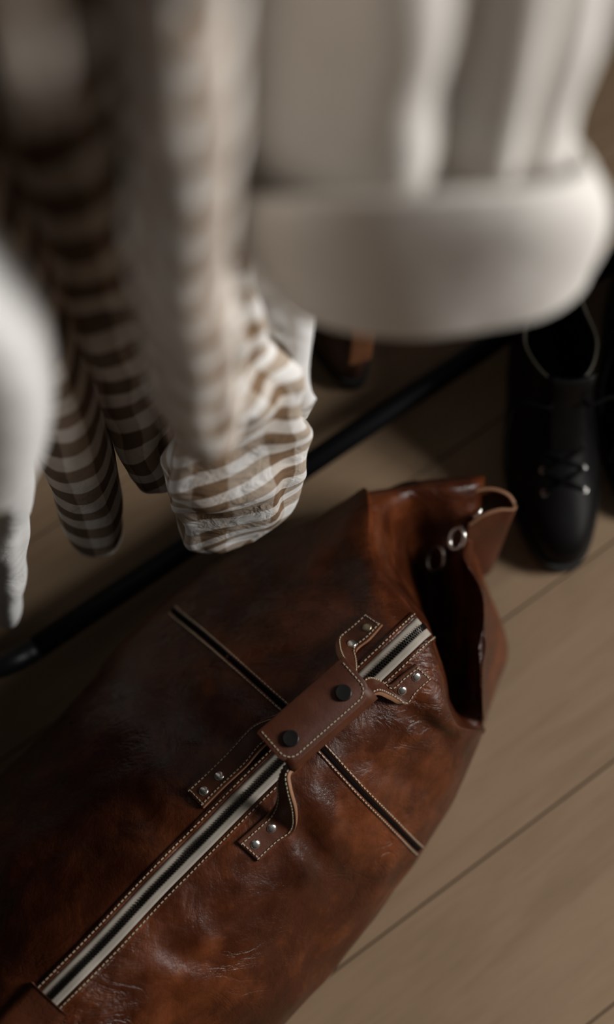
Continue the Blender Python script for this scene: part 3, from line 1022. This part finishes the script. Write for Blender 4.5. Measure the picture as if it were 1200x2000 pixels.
# the turned corner: a strip that hangs lower right and shows its inside
cA = [pixy(622, 575, .44), pixy(612, 650, .437), pixy(603, 720, .433), pixy(609, 760, .43), pixy(618, 778, .428)]
cB = [pixy(560, 600, .43), pixy(572, 670, .425), pixy(580, 730, .42), pixy(578, 756, .418), pixy(576, 800, .42)]
o, at, N_ = ribbon3('front_placket', cA, cB, .002, M['white'], wsh, n=6, cross=4, crown=.004)
o.data.materials[1] = M['white']
cA = [pixy(578, 752, .428), pixy(600, 766, .43), pixy(618, 776, .432)]
cB = [pixy(572, 815, .445), pixy(586, 822, .445), pixy(600, 812, .446)]
o, at, N_ = ribbon3('hem_facing', cA, cB, .002, M['white'], wsh, n=6, cross=4)
o.data.materials[1] = M['white']
hanger(.262, 'wooden hanger carrying the plain off white shirt')

# white garment at the left edge
wl = thing('white_shirt', 'off white shirt cut by the left edge, blurred sleeve over a crumpled tail', 'shirt', tuple(W(.02, rail_n, .3)))
torso(.02, M['white'], wl, 1.2, 19, .20)
loft('sleeve', [(-330, 350, .268, 95, .03), (-210, 520, .268, 90, .03), (-92, 650, .268, 92, .03), (-30, 745, .268, 108, .032), (-16, 850, .268, 115, .033), (-16, 945, .268, 104, .03), (-24, 1005, .27, 78, .024)], M['white'], wl, 20, .03)
loft('shirt_tail', [(-30, 880, .335, 90, .03), (-14, 980, .335, 78, .03), (-8, 1080, .335, 64, .026), (-8, 1150, .335, 58, .024), (-4, 1205, .335, 46, .018), (2, 1226, .336, 32, .012)], M['white'], wl, 23, .09, bulge=.004)
hanger(.02, 'wooden hanger carrying the cut off white shirt')

# ------------------------------------------------------------------ boots
def hw(s, w, toe=1.0):
    sm = max(0, min(1, (s - .30) / .38)); sm = sm * sm * (3 - 2 * sm)
    return w * (max(math.sin(math.pi * s), 0) ** .41) * (.74 + .26 * sm)
def outline(yh, yt, w, n=48, toe=1.0):
    pts = []
    for k in range(n):
        th = 2 * math.pi * k / n
        s = .5 - .5 * math.cos(th)
        x = hw(s, w) * (1 if th < math.pi else -1)
        if k == 0 or k == n // 2: x = 0
        pts.append((x, yh + (yt - yh) * s))
    return pts
def make_boot(loc, rot, label, mats, group, lace_detail=True, name='lace_up_boot', tab=False):
    root = thing(name, label, 'boot', (0, 0, 0), group)
    mu, ml, mi, mp_ = mats
    # sole: welt + tread
    vs, fs, n_ = [], [], 48
    for z, g in ((0, -.002), (.004, .001), (.016, .002), (.022, .0035), (.027, .003)):
        vs += [Vector((x * (1 + g * 20), y * (1 + g * 6), z)) for x, y in outline(-.140, .147, .0515)]
    for i in range(4):
        for k in range(n_):
            fs.append((i * n_ + k, i * n_ + (k + 1) % n_, (i + 1) * n_ + (k + 1) % n_, (i + 1) * n_ + k))
    fs.append(tuple(range(n_))[::-1]); fs.append(tuple(4 * n_ + k for k in range(n_)))
    build('sole', vs, fs, M['sole'], root, False)
    lv = [(.022, -.137, .145, .0505), (.036, -.138, .146, .0512), (.050, -.139, .143, .0505), (.060, -.139, .134, .049), (.067, -.139, .118, .0475), (.073, -.139, .098, .046),
          (.081, -.138, .078, .0445), (.092, -.137, .056, .043), (.106, -.136, .036, .0415), (.122, -.135, .020, .0405), (.140, -.134, .008, .040), (.158, -.134, .002, .0405),
          (.160, -.131, -.002, .038), (.156, -.128, -.006, .0355), (.120, -.126, -.004, .033), (.080, -.122, .03, .033), (.05, -.118, .05, .033)]
    vs, fs = [], []
    for z, yh, yt, w in lv:
        for x, y in outline(yh, yt, w):
            dip = -.012 * math.exp(-((y - (yh + yt) / 2) / .04) ** 2) * (1 if z > .13 else 0)
            vs.append(Vector((x, y, z + dip)))
    for i in range(len(lv) - 1):
        for k in range(n_):
            fs.append((i * n_ + k, i * n_ + (k + 1) % n_, (i + 1) * n_ + (k + 1) % n_, (i + 1) * n_ + k))
    fs.append(tuple((len(lv) - 1) * n_ + k for k in range(n_)))
    up = build('upper', vs, fs, mu, root)
    sb = up.modifiers.new('s', 'SUBSURF'); sb.levels = 1; sb.render_levels = 1
    bvh = BVHTree.FromPolygons(vs, fs)
    def front(x, z):    # vamp point at sideways x, height z, looking from the toe
        h = bvh.ray_cast(Vector((x, .3, z)), Vector((0, -1, 0)))
        return (h[0], h[1] if h[1].y > 0 else -h[1]) if h[0] else (Vector((x, 0, z)), Vector((0, 1, 0)))
    # toe cap seam and collar piping
    rimp = [Vector((x, y, .1605 - .012 * math.exp(-((y + .066) / .04) ** 2))) for x, y in outline(-.1325, 0, .0392)]
    tube('collar_piping', rimp, .0016, mp_, root, 8, True)
    # tongue
    tg = []
    for i in range(9):
        z = .085 + .095 * i / 8
        for k in range(7):
            x = (-.5 + k / 6) * (.034 + .016 * i / 8)
            yb = .062 - .75 * (z - .085) if z < .14 else .021 - .25 * (z - .14)
            tg.append(Vector((x, yb - 9 * x * x - .004, z)))
    tg_o = build('tongue', tg, grid_faces(9, 7), mu, root)
    sd = tg_o.modifiers.new('t', 'SOLIDIFY'); sd.thickness = .004
    zs_ = [.075, .084, .094, .106, .120, .136]
    L_pts, R_pts = [], []
    for z in zs_:
        for sgn_, acc in ((-1, L_pts), (1, R_pts)):
            p, nn = front(sgn_ * .021, z)
            acc.append((p, nn))
            t = nn.orthogonal().normalized(); b = nn.cross(t)
            r = [p + nn * .0008 + (t * math.cos(a) + b * math.sin(a)) * .0028 for a in [2 * math.pi * k / 12 for k in range(12)]]
            tube('eyelet', r, .0009, M['rivet'] if lace_detail and z < .09 else M['snap'], root, 6, True)
    for i in range(len(zs_) - 1):
        for a, b in ((L_pts[i], R_pts[i + 1]), (R_pts[i], L_pts[i + 1])):
            mid = a[0].lerp(b[0], .5) + (a[1] + b[1]).normalized() * .008
            tube('lace', spline([a[0] + a[1] * .002, mid, b[0] + b[1] * .002], 6), .0022, ml, root, 7)
    # loose lace ends and bow
    for sx in (-1, 1):
        p0 = L_pts[-1][0] if sx < 0 else R_pts[-1][0]
        lp = [p0 + Vector((0, .004, .002)), Vector((sx * .02, .02, .15)), Vector((sx * .052, .01, .14)), Vector((sx * .060, .03, .10)), Vector((sx * .056, .05, .06))]
        tube('lace', spline(lp, 7), .0018, ml, root, 7)
    # pull loop at the heel
    pl = [Vector((-.008, -.136, .145)), Vector((-.009, -.139, .172)), Vector((0, -.140, .182)), Vector((.009, -.139, .172)), Vector((.008, -.136, .145))]
    tube('pull_loop', spline(pl, 6), .0022, mp_, root, 8)
    if tab:
        a = [Vector((-.013, -.1405, .085)), Vector((-.013, -.1415, .12)), Vector((-.013, -.143, .165)), Vector((-.013, -.136, .19))]
        b = [p + Vector((.026, 0, 0)) for p in a]
        o, at, N_ = ribbon3('pull_tab', a, b, .003, M['tab'], root, n=6, cross=4)
        tag(o, 'tan leather pull tab')
    for ch in root.children:      # taller shaft
        for v in ch.data.vertices:
            v.co.z += max(0.0, v.co.z - .10) * .05
    root.location = loc
    root.rotation_euler = (0, 0, rot)
    root.scale = (1.0, 1.06, 1.0)
    return root
bm_ = (M['boot'], M['lace'], M['void'], M['piping'])
make_boot((.2665, .572, 0), math.radians(184), 'black leather lace up boot, fully in view right of the bag', bm_, 'black lace up boots')
make_boot((.3745, .632, 0), math.radians(181), 'black leather lace up boot cut off by the right edge', bm_, 'black lace up boots')
p = pix(700, 690, .15)
make_boot(tuple(W(W(0, 0).x + p.dot(D2) + .055, rail_n + .20, 0)), math.radians(20), 'dark brown leather boot with tan pull tab behind the rack bar', (M['brown'], M['lace'], M['void'], M['brown']), None, False, 'brown_boot', True)
